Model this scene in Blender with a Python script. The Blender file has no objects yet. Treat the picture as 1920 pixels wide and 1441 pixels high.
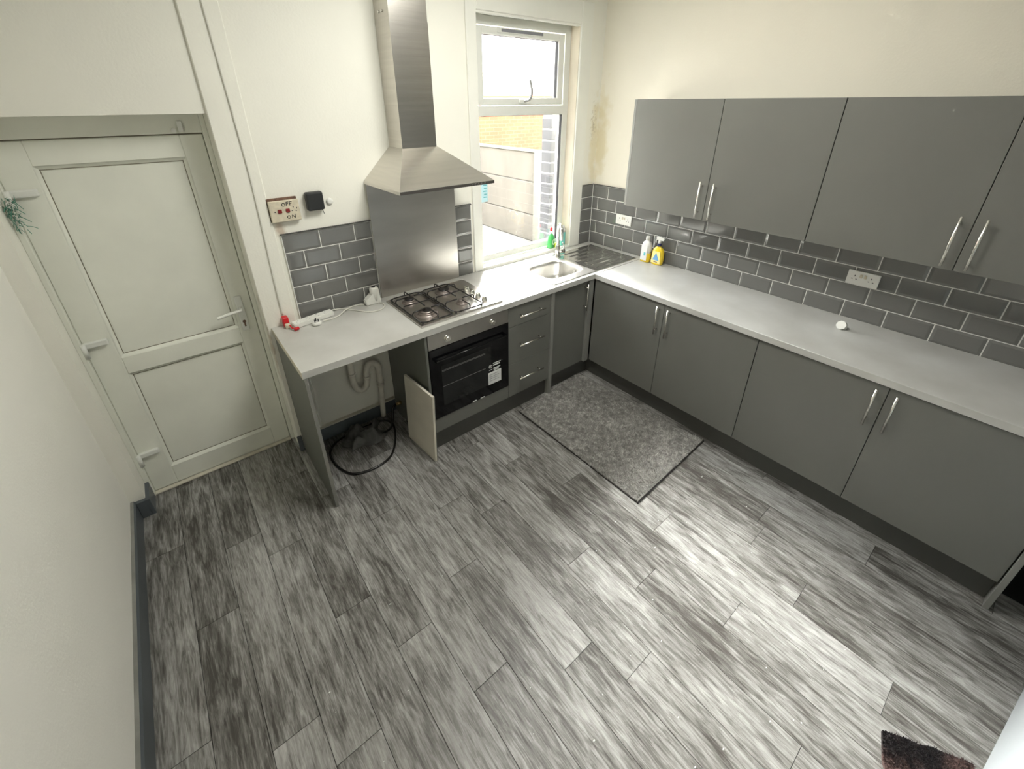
import bpy, bmesh, math, random
from mathutils import Vector, Matrix
random.seed(7)
S = bpy.context.scene
COL = S.collection
PI = math.pi

# ------------------------------------------------------------------ camera
cam_d = bpy.data.cameras.new('camera'); cam = bpy.data.objects.new('camera', cam_d); COL.objects.link(cam)
S.camera = cam
yaw, pitch, roll = 0.6718, -0.4556, -0.0055
F = Vector((math.sin(yaw)*math.cos(pitch), math.cos(yaw)*math.cos(pitch), math.sin(pitch)))
R = Vector((math.cos(yaw), -math.sin(yaw), 0)); U = R.cross(F)
R2 = R*math.cos(roll)+U*math.sin(roll); U2 = -R*math.sin(roll)+U*math.cos(roll)
m = Matrix((R2, U2, -F)).transposed().to_4x4(); m.translation = (-3.0385, -2.6071, 2.0768)
cam.matrix_world = m
cam_d.sensor_fit = 'HORIZONTAL'; cam_d.sensor_width = 36
cam_d.lens = 814.9/1920*36
cam_d.shift_x = (960-952.44)/1920
cam_d.shift_y = (590.16-720.5)/1920
cam_d.clip_start = 0.02

# ------------------------------------------------------------------ light
W = bpy.data.worlds.new('sky'); S.world = W; W.use_nodes = True
nt = W.node_tree; bg = nt.nodes['Background']
bg.inputs[0].default_value = (0.93, 0.97, 1.0, 1); 
# overcast sky: luminance rises threefold from horizon to zenith
_tc = nt.nodes.new('ShaderNodeTexCoord'); _sx = nt.nodes.new('ShaderNodeSeparateXYZ'); nt.links.new(_tc.outputs['Generated'], _sx.inputs[0])
_mx = nt.nodes.new('ShaderNodeMath'); _mx.operation = 'MAXIMUM'; nt.links.new(_sx.outputs[2], _mx.inputs[0]); _mx.inputs[1].default_value = 0
_ma = nt.nodes.new('ShaderNodeMath'); _ma.operation = 'MULTIPLY_ADD'; nt.links.new(_mx.outputs[0], _ma.inputs[0])
SKY = 5.5
_ma.inputs[1].default_value = 2*SKY; _ma.inputs[2].default_value = SKY; nt.links.new(_ma.outputs[0], bg.inputs[1])
S.view_settings.view_transform = 'Standard'; S.view_settings.look = 'None'
S.view_settings.gamma = 1; S.view_settings.use_curve_mapping = False
S.view_settings.exposure = 0.76

def area(name, loc, rot, sx, sy, power, color=(1, 1, 1), portal=False):
    l = bpy.data.lights.new(name, 'AREA'); l.shape = 'RECTANGLE'; l.size = sx; l.size_y = sy
    l.energy = power; l.color = color
    if portal: l.cycles.is_portal = True
    o = bpy.data.objects.new(name, l); COL.objects.link(o); o.location = loc; o.rotation_euler = rot
    return o
sn = bpy.data.lights.new('hazy_sun', 'SUN'); sn.energy = 145; sn.angle = math.radians(78); sn.color = (1.0, .985, .95)
sno = bpy.data.objects.new('hazy_sun', sn); COL.objects.link(sno)
sno.rotation_euler = Vector((-.82, -.60, -.64)).to_track_quat('-Z', 'Y').to_euler()
area('window_portal', (-0.74, 0.28, 1.76), (PI/2, 0, PI), 1.0, 1.7, 1, portal=True)
area('ceiling_fill', (-1.7, -1.25, 2.93), (0, 0, 0), 0.7, 0.7, 24, (1.0, 0.985, 0.92))  # added fill lamp below the ceiling to brighten the room

# ------------------------------------------------------------------ materials
def new_mat(name):
    mt = bpy.data.materials.new(name); mt.use_nodes = True
    return mt, mt.node_tree, mt.node_tree.nodes['Principled BSDF']
def mat(name, col, rough=.5, metal=0, var=0, vscale=8, bump=0, bscale=60, stretch=None, col2=None, spec=None, coat=0, detail=4):
    mt, t, b = new_mat(name); N = t.nodes; L = t.links
    b.inputs['Base Color'].default_value = (*col, 1); b.inputs['Roughness'].default_value = rough
    b.inputs['Metallic'].default_value = metal
    if spec is not None: b.inputs['Specular IOR Level'].default_value = spec
    if coat: b.inputs['Coat Weight'].default_value = coat; b.inputs['Coat Roughness'].default_value = .05
    if var or bump:
        tc = N.new('ShaderNodeTexCoord'); mp = N.new('ShaderNodeMapping'); L.new(tc.outputs['Object'], mp.inputs[0])
        if stretch: mp.inputs['Scale'].default_value = stretch
    if var:
        n = N.new('ShaderNodeTexNoise'); n.inputs['Scale'].default_value = vscale; n.inputs['Detail'].default_value = detail
        L.new(mp.outputs[0], n.inputs[0])
        r = N.new('ShaderNodeValToRGB'); L.new(n.outputs[0], r.inputs[0])
        c2 = col2 if col2 else tuple(c*(1-var) for c in col)
        c1 = col if col2 else tuple(min(1, c*(1+var)) for c in col)
        r.color_ramp.elements[0].position = .3; r.color_ramp.elements[1].position = .7
        r.color_ramp.elements[0].color = (*c2, 1); r.color_ramp.elements[1].color = (*c1, 1)
        L.new(r.outputs[0], b.inputs['Base Color'])
    if bump:
        n2 = N.new('ShaderNodeTexNoise'); n2.inputs['Scale'].default_value = bscale; n2.inputs['Detail'].default_value = 5
        L.new(mp.outputs[0], n2.inputs[0])
        bp = N.new('ShaderNodeBump'); bp.inputs['Strength'].default_value = bump; bp.inputs['Distance'].default_value = .002
        L.new(n2.outputs[0], bp.inputs['Height']); L.new(bp.outputs[0], b.inputs['Normal'])
    return mt

def wall_mat(name, base, stains):
    """painted plaster; stains: list of (centre, scale xyz, colour, threshold)"""
    mt, t, b = new_mat(name); N = t.nodes; L = t.links
    tc = N.new('ShaderNodeTexCoord')
    n = N.new('ShaderNodeTexNoise'); n.inputs['Scale'].default_value = 1.6; n.inputs['Detail'].default_value = 5; L.new(tc.outputs['Object'], n.inputs[0])
    mx = N.new('ShaderNodeMix'); mx.data_type = 'RGBA'; L.new(n.outputs[0], mx.inputs[0])
    mx.inputs[6].default_value = (*[c*.95 for c in base], 1); mx.inputs[7].default_value = (*[min(1, c*1.04) for c in base], 1)
    out = mx.outputs[2]
    for (cen, sc, colr, thr, ns) in stains:
        mp = N.new('ShaderNodeVectorMath'); mp.operation = 'SUBTRACT'; L.new(tc.outputs['Object'], mp.inputs[0]); mp.inputs[1].default_value = cen
        dv = N.new('ShaderNodeVectorMath'); dv.operation = 'DIVIDE'; L.new(mp.outputs[0], dv.inputs[0]); dv.inputs[1].default_value = sc
        ln = N.new('ShaderNodeVectorMath'); ln.operation = 'LENGTH'; L.new(dv.outputs[0], ln.inputs[0])
        n2 = N.new('ShaderNodeTexNoise'); n2.inputs['Scale'].default_value = ns; n2.inputs['Detail'].default_value = 6; L.new(tc.outputs['Object'], n2.inputs[0])
        a = N.new('ShaderNodeMath'); a.operation = 'SUBTRACT'; L.new(n2.outputs[0], a.inputs[0]); L.new(ln.outputs[1], a.inputs[1])
        mr = N.new('ShaderNodeMapRange'); L.new(a.outputs[0], mr.inputs[0]); mr.inputs[1].default_value = thr-.12; mr.inputs[2].default_value = thr+.15
        m2 = N.new('ShaderNodeMix'); m2.data_type = 'RGBA'; L.new(mr.outputs[0], m2.inputs[0]); L.new(out, m2.inputs[6]); m2.inputs[7].default_value = (*colr, 1)
        out = m2.outputs[2]
    L.new(out, b.inputs['Base Color']); b.inputs['Roughness'].default_value = .75
    n3 = N.new('ShaderNodeTexNoise'); n3.inputs['Scale'].default_value = 90; n3.inputs['Detail'].default_value = 4; L.new(tc.outputs['Object'], n3.inputs[0])
    n4 = N.new('ShaderNodeTexNoise'); n4.inputs['Scale'].default_value = 6; L.new(tc.outputs['Object'], n4.inputs[0])
    ad = N.new('ShaderNodeMath'); ad.operation = 'MULTIPLY_ADD'; L.new(n4.outputs[0], ad.inputs[0]); ad.inputs[1].default_value = 3; L.new(n3.outputs[0], ad.inputs[2])
    bp = N.new('ShaderNodeBump'); bp.inputs['Strength'].default_value = .25; bp.inputs['Distance'].default_value = .003
    L.new(ad.outputs[0], bp.inputs['Height']); L.new(bp.outputs[0], b.inputs['Normal'])
    return mt

M = {}
WALL = (.86, .85, .765)
M['wall_back'] = wall_mat('back_wall_paint', WALL, [
    ((-.03, 0, 1.75), (.16, .3, 1.1), (.76, .71, .54), .22, 9),
    ((-.06, 0, 1.9), (.22, .3, .9), (.45, .40, .28), .50, 45),
    ((-2.55, 0, 1.45), (.10, .3, .32), (.60, .52, .42), .34, 12),
    ((-2.75, 0, .9), (.04, .3, 1.3), (.52, .46, .37), .34, 10)])
M['wall_right'] = wall_mat('right_wall_paint', (.84, .80, .68), [
    ((0, -.04, 1.8), (.3, .22, 1.1), (.74, .67, .48), .22, 9)])
M['wall_left'] = wall_mat('left_wall_paint', (.90, .89, .82), [])
M['ceiling'] = mat('ceiling_paint', (.86, .86, .83), .8)
M['trim'] = mat('gloss_white_trim', (.84, .84, .77), .4, var=.04, vscale=3)
M['trim_dirty'] = mat('dirty_cream_trim', (.62, .58, .48), .5, var=.25, vscale=7)
M['upvc'] = mat('upvc_white', (.76, .77, .72), .32, var=.04, vscale=4)
M['upvc_door'] = mat('upvc_door', (.80, .81, .72), .4, var=.06, vscale=3)
M['door_seal'] = mat('door_seal_brown', (.20, .18, .13), .7, var=.3, vscale=9)  # mottled dark brown for the thin lines around leaf and panels
M['skirt'] = mat('grey_skirting_paint', (.085, .098, .108), .42, var=.12, vscale=5)
M['skirt_top'] = mat('pale_skirting_top', (.24, .24, .22), .6, var=.2, vscale=9)  # lighter grey for the top edge of the skirting
M['cab'] = mat('grey_cabinet_laminate', (.150, .151, .134), .33, var=.04, vscale=2.5)
M['cab_edge'] = mat('grey_cabinet_edge', (.23, .23, .21), .4)
M['carcass'] = mat('grey_carcass', (.14, .145, .125), .5)
M['plinth'] = mat('grey_plinth', (.065, .065, .058), .42)
M['dark'] = mat('dark_gap', (.01, .01, .01), .8)
M['cream_board'] = mat('cream_board_back', (.70, .66, .56), .55, var=.06, vscale=6)
M['worktop'] = mat('concrete_worktop', (.60, .60, .57), .33, var=.1, vscale=3.2, bump=.05, bscale=40, stretch=(1, 1, 1), col2=(.46, .455, .42), detail=8)
M['steel'] = mat('brushed_steel', (.60, .575, .53), .27, 1, var=.06, vscale=3, bump=.05, bscale=30, stretch=(1, 1, 25))
M['steel_panel'] = mat('brushed_steel_panel', (.58, .56, .52), .30, 1, var=.12, vscale=2.2, bump=.12, bscale=14, stretch=(.6, 1, 3))
M['sink'] = mat('satin_sink_steel', (.66, .65, .62), .31, 1, bump=.04, bscale=50)
M['chrome'] = mat('chrome', (.82, .81, .78), .12, 1)
M['handle'] = mat('satin_nickel', (.80, .78, .72), .25, 1)
M['hob'] = mat('hob_steel', (.66, .63, .60), .3, 1, bump=.03, bscale=70)
M['iron'] = mat('black_enamel', (.015, .013, .013), .35)
M['burner'] = mat('burner_alloy', (.30, .26, .24), .4, .8)
M['blackglass'] = mat('black_oven_glass', (.004, .004, .005), .08, spec=.28)
M['ovenwin'] = mat('oven_window_glass', (.016, .017, .017), .06, spec=.4, var=.3, vscale=5)
M['blackplastic'] = mat('black_plastic', (.022, .024, .024), .42, bump=.05)
M['white'] = mat('white_plastic', (.80, .80, .75), .35)
M['white_old'] = mat('yellowed_plastic', (.66, .60, .46), .5, var=.12, vscale=40)
M['cord'] = mat('white_flex', (.72, .71, .64), .45)
M['pipe'] = mat('grey_white_waste_pipe', (.74, .71, .62), .4, var=.12, vscale=12)
M['red'] = mat('red_plastic', (.62, .012, .02), .3)
M['redswitch'] = mat('red_rocker', (.22, .02, .02), .35)
M['marker'] = mat('black_marker', (.01, .01, .012), .5)
M['brown'] = mat('brown_box_back', (.16, .09, .06), .7, var=.4, vscale=40)
M['brass'] = mat('brass', (.55, .40, .20), .35, 1)
M['rag'] = mat('grey_cloth', (.09, .09, .085), .95, var=.3, vscale=20)
M['hose'] = mat('black_rubber_hose', (.012, .012, .012), .2)
M['matbase'] = mat('mat_backing', (.02, .017, .015), .9)
M['grout'] = mat('white_grout', (.80, .80, .76), .8)
M['tile'] = mat('glossy_grey_tile', (.165, .166, .156), .07, var=.05, vscale=2, coat=.3)
M['tiletrim'] = mat('dark_tile_edge', (.05, .05, .048), .4)
M['paper'] = mat('sticker_paper', (.75, .76, .74), .6)
M['ink'] = mat('grey_print', (.30, .31, .30), .6)
M['paleblue'] = mat('pale_blue_sticker', (.55, .80, .86), .6)
M['teal'] = mat('teal_print', (.12, .45, .50), .6)
M['greenliq'] = mat('green_liquid_bottle', (.06, .42, .10), .15, coat=.4)
M['greenpale'] = mat('pale_green_ring', (.62, .80, .58), .4)
M['tealliq'] = mat('turquoise_bottle', (.22, .66, .60), .15, coat=.4)
M['limelab'] = mat('lime_label', (.50, .62, .03), .4)
M['yellow'] = mat('yellow_liquid', (.85, .62, .03), .12, coat=.5)
M['yellowpale'] = mat('pale_yellow_label', (.86, .74, .30), .4)
M['blue'] = mat('blue_label', (.16, .38, .66), .4)
M['navy'] = mat('navy_collar', (.03, .04, .14), .4)
M['clear'] = mat('clear_bottle', (.78, .78, .75), .12, coat=.3)
M['greenfluff'] = mat('green_garland', (.12, .30, .22), .8)
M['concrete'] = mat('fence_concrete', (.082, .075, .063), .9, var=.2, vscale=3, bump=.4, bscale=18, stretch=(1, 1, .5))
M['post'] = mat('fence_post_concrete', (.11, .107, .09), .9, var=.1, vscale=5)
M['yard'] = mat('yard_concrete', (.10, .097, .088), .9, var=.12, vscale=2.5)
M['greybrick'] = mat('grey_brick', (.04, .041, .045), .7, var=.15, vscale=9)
M['mortar'] = mat('pale_mortar', (.2, .2, .2), .9)
M['rendermat'] = mat('outer_wall', (.3, .3, .29), .9)
M['bead'] = mat('glazing_bead_seal', (.03, .03, .03), .6)
M['twig'] = mat('pale_twig', (.42, .36, .33), .9)
M['roof'] = mat('pale_roof_tiles', (.42, .38, .36), .9, var=.2, vscale=6)

def glass_mat():
    mt, t, b = new_mat('window_glass'); N = t.nodes; L = t.links
    tr = N.new('ShaderNodeBsdfTransparent'); gl = N.new('ShaderNodeBsdfGlossy'); gl.inputs['Roughness'].default_value = .02
    fr = N.new('ShaderNodeFresnel'); fr.inputs[0].default_value = 1.3
    mx = N.new('ShaderNodeMixShader'); L.new(fr.outputs[0], mx.inputs[0]); L.new(tr.outputs[0], mx.inputs[1]); L.new(gl.outputs[0], mx.inputs[2])
    L.new(mx.outputs[0], N['Material Output'].inputs[0]); return mt
M['glass'] = glass_mat()

def brick_mat(name, c1, c2, mo, scale=1.0):
    mt, t, b = new_mat(name); N = t.nodes; L = t.links
    tc = N.new('ShaderNodeTexCoord'); mp = N.new('ShaderNodeMapping'); mp.inputs['Rotation'].default_value = (PI/2, 0, 0)
    L.new(tc.outputs['Object'], mp.inputs[0])
    br = N.new('ShaderNodeTexBrick'); br.inputs['Scale'].default_value = scale
    br.inputs['Color1'].default_value = (*c1, 1); br.inputs['Color2'].default_value = (*c2, 1); br.inputs['Mortar'].default_value = (*mo, 1)
    br.inputs['Brick Width'].default_value = .225; br.inputs['Row Height'].default_value = .075; br.inputs['Mortar Size'].default_value = .005
    L.new(mp.outputs[0], br.inputs[0]); L.new(br.outputs[0], b.inputs['Base Color']); b.inputs['Roughness'].default_value = .9
    return mt
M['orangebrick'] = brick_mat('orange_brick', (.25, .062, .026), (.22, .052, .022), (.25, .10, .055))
M['pinkbrick'] = brick_mat('pink_brick', (.25, .10, .075), (.22, .09, .065), (.27, .2, .17))

def plank_mat():
    mt, t, b = new_mat('grey_wood_vinyl'); N = t.nodes; L = t.links
    tc = N.new('ShaderNodeTexCoord'); oi = N.new('ShaderNodeObjectInfo')
    mu = N.new('ShaderNodeMath'); mu.operation = 'MULTIPLY'; L.new(oi.outputs['Random'], mu.inputs[0]); mu.inputs[1].default_value = 37
    ad = N.new('ShaderNodeVectorMath'); ad.operation = 'ADD'; L.new(tc.outputs['Object'], ad.inputs[0]); L.new(mu.outputs[0], ad.inputs[1])
    def noise(sc, s, d, dist=0):
        mp = N.new('ShaderNodeMapping'); mp.inputs['Scale'].default_value = sc; L.new(ad.outputs[0], mp.inputs[0])
        n = N.new('ShaderNodeTexNoise'); n.inputs['Scale'].default_value = s; n.inputs['Detail'].default_value = d; n.inputs['Distortion'].default_value = dist
        n.inputs['Roughness'].default_value = .62
        L.new(mp.outputs[0], n.inputs[0]); return n.outputs[0]
    fine = noise((1, .09, 1), 130, 7, .7); mid = noise((1, .15, 1), 24, 7, 1.1); big = noise((1, .45, 1), 3.6, 3)
    def mulad(a, k, c):
        q = N.new('ShaderNodeMath'); q.operation = 'MULTIPLY_ADD'; L.new(a, q.inputs[0]); q.inputs[1].default_value = k
        if isinstance(c, float): q.inputs[2].default_value = c
        else: L.new(c, q.inputs[2])
        return q.outputs[0]
    s = mulad(fine, .66, -.235); s = mulad(mid, .66, s); s = mulad(big, .38, s); s = mulad(oi.outputs['Random'], .11, s)
    r = N.new('ShaderNodeValToRGB'); L.new(s, r.inputs[0]); e = r.color_ramp.elements
    e[0].position = .50; e[0].color = (.062, .057, .050, 1); e[1].position = .92; e[1].color = (.47, .465, .45, 1)
    x = e.new(.62); x.color = (.155, .15, .138, 1); x = e.new(.74); x.color = (.29, .285, .27, 1)
    L.new(r.outputs[0], b.inputs['Base Color'])
    b.inputs['Roughness'].default_value = .42; b.inputs['Specular IOR Level'].default_value = .45
    bp = N.new('ShaderNodeBump'); bp.inputs['Strength'].default_value = .35; bp.inputs['Distance'].default_value = .001
    L.new(fine, bp.inputs['Height']); L.new(bp.outputs[0], b.inputs['Normal'])
    return mt
M['plank'] = plank_mat()
def rug_mat(name, c1, c2, c3, sc):
    mt, t, b = new_mat(name); N = t.nodes; L = t.links
    tc = N.new('ShaderNodeTexCoord')
    n = N.new('ShaderNodeTexNoise'); n.inputs['Scale'].default_value = sc; n.inputs['Detail'].default_value = 8; n.inputs['Roughness'].default_value = .75; L.new(tc.outputs['Object'], n.inputs[0])
    r = N.new('ShaderNodeValToRGB'); L.new(n.outputs[0], r.inputs[0]); e = r.color_ramp.elements
    e[0].position = .40; e[0].color = (*c1, 1); e[1].position = .60; e[1].color = (*c3, 1); x = e.new(.5); x.color = (*c2, 1)
    L.new(r.outputs[0], b.inputs['Base Color']); b.inputs['Roughness'].default_value = .95
    return mt
M['rug'] = rug_mat('grey_shaggy_pile', (.15, .147, .135), (.34, .33, .31), (.56, .545, .51), 34)
M['doormat'] = rug_mat('brown_black_pile', (.008, .007, .009), (.02, .014, .014), (.11, .065, .058), 3.2)

# ------------------------------------------------------------------ mesh helpers
class MB:
    def __init__(s): s.b = bmesh.new()
    def box(s, x0, x1, y0, y1, z0, z1, bev=0, seg=1):
        r = bmesh.ops.create_cube(s.b, size=1)
        for v in r['verts']:
            v.co = Vector(((x0+x1)/2+v.co.x*(x1-x0), (y0+y1)/2+v.co.y*(y1-y0), (z0+z1)/2+v.co.z*(z1-z0)))
        if bev:
            es = {e for v in r['verts'] for e in v.link_edges}
            bmesh.ops.bevel(s.b, geom=list(es), offset=bev, segments=seg, profile=.5, affect='EDGES')
        return s
    def quad(s, pts):
        s.b.faces.new([s.b.verts.new(p) for p in pts]); return s
    def cyl(s, p0, p1, r0, r1=None, n=20, caps=True):
        p0 = Vector(p0); p1 = Vector(p1); r1 = r0 if r1 is None else r1
        d = (p1-p0).normalized(); a = d.orthogonal().normalized(); c = d.cross(a)
        A = [s.b.verts.new(p0+(a*math.cos(t)+c*math.sin(t))*r0) for t in [2*PI*i/n for i in range(n)]]
        B = [s.b.verts.new(p1+(a*math.cos(t)+c*math.sin(t))*r1) for t in [2*PI*i/n for i in range(n)]]
        for i in range(n):
            f = s.b.faces.new([A[i], A[(i+1) % n], B[(i+1) % n], B[i]]); f.smooth = True
        if caps: s.b.faces.new(A[::-1]); s.b.faces.new(B)
        return s
    def tube(s, pts, r, n=10, smooth=True, closed=False):
        pts = [Vector(p) for p in pts]
        if smooth and len(pts) > 2: pts = spline(pts, closed)
        rings = []; up = None; K = len(pts)
        for i, p in enumerate(pts):
            if closed: d = (pts[(i+1) % K]-pts[i-1]).normalized()
            else: d = (pts[min(i+1, K-1)]-pts[max(i-1, 0)]).normalized()
            if up is None: up = d.orthogonal().normalized()
            up = (up-d*up.dot(d)).normalized(); c = d.cross(up)
            rings.append([s.b.verts.new(p+(up*math.cos(t)+c*math.sin(t))*r) for t in [2*PI*j/n for j in range(n)]])
        rr = range(K if closed else K-1)
        for i in rr:
            A, B = rings[i], rings[(i+1) % K]
            for j in range(n):
                f = s.b.faces.new([A[j], A[(j+1) % n], B[(j+1) % n], B[j]]); f.smooth = True
        if not closed: s.b.faces.new(rings[0][::-1]); s.b.faces.new(rings[-1])
        return s
    def lathe(s, c, prof, n=28, sy=1, rot=0, sq=2.0):
        """prof: (r,z) list; superellipse exponent sq; sy flattens in local y"""
        rings = []
        for (r, z) in prof:
            ring = []
            for i in range(n):
                t = 2*PI*i/n; ct, st = math.cos(t), math.sin(t)
                x = math.copysign(abs(ct)**(2/sq), ct)*r; y = math.copysign(abs(st)**(2/sq), st)*r*sy
                ring.append(s.b.verts.new((c[0]+x*math.cos(rot)-y*math.sin(rot), c[1]+x*math.sin(rot)+y*math.cos(rot), c[2]+z)))
            rings.append(ring)
        for A, B in zip(rings, rings[1:]):
            for j in range(n):
                f = s.b.faces.new([A[j], A[(j+1) % n], B[(j+1) % n], B[j]]); f.smooth = True
        s.b.faces.new(rings[0][::-1]); s.b.faces.new(rings[-1]); return s
    def prism(s, poly, d):
        """poly: list of 3D points; extruded by vector d"""
        d = Vector(d); A = [s.b.verts.new(p) for p in poly]; B = [s.b.verts.new(Vector(p)+d) for p in poly]
        n = len(poly)
        s.b.faces.new(A[::-1]); s.b.faces.new(B)
        for i in range(n): s.b.faces.new([A[i], A[(i+1) % n], B[(i+1) % n], B[i]])
        return s
    def build(s, name, m, parent=None, loc=None):
        bmesh.ops.recalc_face_normals(s.b, faces=s.b.faces)
        off = Vector((0, 0, 0))
        if parent is not None: off = WL(parent)
        elif loc is not None: off = Vector(loc)
        if off.length: bmesh.ops.translate(s.b, verts=s.b.verts, vec=-off)
        me = bpy.data.meshes.new(name); s.b.to_mesh(me); s.b.free()
        me.materials.append(M[m] if isinstance(m, str) else m)
        o = bpy.data.objects.new(name, me); COL.objects.link(o)
        if parent is not None: o.parent = parent; WLOC[o] = off
        else: o.location = off; WLOC[o] = off
        return o
def spline(p, closed=False, k=8):
    out = []; n = len(p)
    for i in range(n if closed else n-1):
        if closed: a, b, c, d = p[i-1], p[i], p[(i+1) % n], p[(i+2) % n]
        else: a, b, c, d = p[max(i-1, 0)], p[i], p[i+1], p[min(i+2, n-1)]
        for j in range(k):
            t = j/k
            out.append(.5*((2*b)+(c-a)*t+(2*a-5*b+4*c-d)*t*t+(3*b-a-3*c+d)*t**3))
    if not closed: out.append(p[-1])
    return out
WLOC = {}
def WL(o): return WLOC[o]
def thing(name, loc, label, cat, group=None):
    o = bpy.data.objects.new(name, None); COL.objects.link(o); o.location = loc; o.empty_display_size = .1
    WLOC[o] = Vector(loc); return tag(o, label, cat, group)
def tag(o, label, cat, group=None):
    o['label'] = label; o['category'] = cat
    if group: o['group'] = group
    return o
def struct(o): o['kind'] = 'structure'; return o
def lab(o, t): o['label'] = t; return o

# ================================================================== STRUCTURE
XL = -3.61
# floor with vinyl planks
fl = struct(MB().box(XL-.2, .2, -4.4, .25, -.12, -.004).build('floor', 'dark'))
joints = {0: -1.695, 1: -1.978, 2: -1.32, 3: -1.846, 4: -1.476, 5: -1.21, 6: -1.17, 7: -1.62, 8: -1.05,
          -1: -1.18, -2: -1.0, -3: -1.38, -4: -1.83, -5: -1.50, -6: -1.217, -7: -1.705, -8: -1.523, -9: -1.888, -10: -1.35}
PW, GAP = .165, .0016
pm = {}
def plank_mesh(w, l):
    k = (round(w, 3), round(l, 3))
    if k not in pm:
        mb = MB().box(0, w, 0, l, -.004, 0, .0006); b = mb.b
        bmesh.ops.recalc_face_normals(b, faces=b.faces)
        me = bpy.data.meshes.new('plank'); b.to_mesh(me); b.free(); me.materials.append(M['plank']); pm[k] = me
    return pm[k]
for i in range(-11, 9):
    x0 = -1.94+i*PW; x1 = x0+PW
    x0c = max(x0, XL); 
    if x1 <= XL+.001: continue
    j = joints.get(i, -1.3); y = j
    while y < .2: y += 1.0
    ymax = .16 if (x1 > -3.55 and x0c < -2.74) else 0.0
    while y > -4.3:
        a, b_ = max(y-1.0, -4.3), min(y, ymax)
        if b_-a > .02:
            o = bpy.data.objects.new('plank', plank_mesh(x1-x0c-GAP, b_-a-GAP)); COL.objects.link(o)
            o.location = (x0c, a, 0); o.parent = fl
        y -= 1.0

# back wall (window wall): boxes around the door and window openings
wb = MB(); T = .21; H = 3.0
DX0, DX1, DZ = -3.545, -2.745, 2.035
WX0, WX1, WZ0, WZ1 = -1.21, -.275, .93, 2.58
wb.box(XL-.2, DX0, 0, T, 0, H).box(DX0, DX1, 0, T, DZ, H).box(DX1, WX0, 0, T, 0, H)
wb.box(WX0, WX1, 0, T, 0, WZ0-.02).box(WX0, WX1, 0, T, WZ1, H).box(WX1, .2, 0, T, 0, H)
wb.box(DX1-.0, -2.585, -.014, .0, 0, H, .004)          # slightly proud strip beside the door
wall_back = struct(wb.build('wall_back', 'wall_back'))
wall_right = struct(MB().box(0, .2, -3.4, 0, 0, H).build('wall_right', 'wall_right'))
wall_left = struct(MB().box(XL-.2, XL, -4.4, 0, 0, H).build('wall_left', 'wall_left'))
# wall piece behind the photographer's right, slightly out of square
def fy(x): return -3.172-.138*(x+.91)
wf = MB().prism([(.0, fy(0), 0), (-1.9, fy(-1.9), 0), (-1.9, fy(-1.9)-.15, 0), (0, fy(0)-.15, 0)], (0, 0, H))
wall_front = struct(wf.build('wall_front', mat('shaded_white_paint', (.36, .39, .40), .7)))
struct(MB().box(XL-.2, .2, -4.4, T, H, H+.1).build('ceiling', 'ceiling'))

struct(MB().box(XL-.2, .2, -4.6, -4.4, 0, H).build('wall_rear', 'wall_left'))
struct(MB().box(0, .2, -4.4, -3.4, 0, H).build('wall_right_rear', 'wall_left'))
# skirting boards
bl = struct(MB().prism([(XL, 0, 0), (XL+.022, 0, 0), (XL+.022, 0, .112), (XL+.014, 0, .12), (XL, 0, .12)], (0, -4.3, 0)).build('baseboard_left', 'skirt'))
MB().box(XL, XL+.0145, -4.3, 0, .1202, .1215).build('top_edge', 'skirt_top', bl)
bb = MB().box(XL+.022, DX0+.004, -.022, 0, 0, .115, .002).box(DX0-.002, DX0+.018, -.022, .14, 0, .115, .002)
bb = struct(bb.build('baseboard_back', 'skirt'))
b2 = struct(MB().box(DX1-.006, -2.724, -.034, -.014, 0, .115, .002).build('baseboard_back', 'skirt'))
b3 = struct(MB().box(-2.70, -2.062, -.022, 0, 0, .10, .002).build('baseboard_back', 'skirt'))
MB().box(-2.70, -2.062, -.026, 0, .1002, .112, .001).build('top_edge', 'trim_dirty', b3)

# ---- tiles
tm = {}
def tile_mesh(w, h, cut=(0, 0)):
    k = (round(w, 3), round(h, 3))
    if k in tm: return tm[k]
    b = bmesh.new(); d = .0035; t = .008; bv = min(.013, w*.35)
    o = [(0, 0), (w, 0), (w, h), (0, h)]; i_ = [(bv, bv), (w-bv, bv), (w-bv, h-bv), (bv, h-bv)]
    A = [b.verts.new((x, 0, z)) for x, z in o]; B = [b.verts.new((x, -(t-d), z)) for x, z in o]; C = [b.verts.new((x, -t, z)) for x, z in i_]
    for p, q in ((A, B), (B, C)):
        for n in range(4): b.faces.new([p[n], p[(n+1) % 4], q[(n+1) % 4], q[n]])
    b.faces.new(C); b.faces.new(A[::-1])
    bmesh.ops.recalc_face_normals(b, faces=b.faces)
    me = bpy.data.meshes.new('tile'); b.to_mesh(me); b.free(); me.materials.append(M['tile']); tm[k] = me
    return me
def add_tile(parent, x, z, w, h, right=False, y=0.0):
    if w < .012 or h < .012: return
    o = bpy.data.objects.new('tile', tile_mesh(w, h)); COL.objects.link(o); o.parent = parent
    if right: o.location = (-.0045, x, z); o.rotation_euler = (0, 0, -PI/2+random.gauss(0, .0015))
    else: o.location = (x, -.0045, z)
    o.rotation_euler.x += random.gauss(0, .0015)
TP, RH, G = .2035, .1029, .0052
# right wall rows; x runs towards -y
MB().box(-.0080, 0, -3.25, 0, .911, 1.4255).build('grout', 'grout', wall_right)
MB().box(-.0135, 0, -3.25, 0, 1.4258, 1.431).build('tile_trim', 'tiletrim', wall_right)
for r in range(5):
    z = .9125+r*RH; off = -2.623 if r % 2 == 0 else -2.515
    js = sorted([off+TP*k for k in range(-4, 20) if -3.25 < off+TP*k < -.03]+[-.011, -3.25], reverse=True)
    for a, b_ in zip(js, js[1:]): add_tile(wall_right, a-G/2, z, a-b_-G, RH-G, True)
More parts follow.
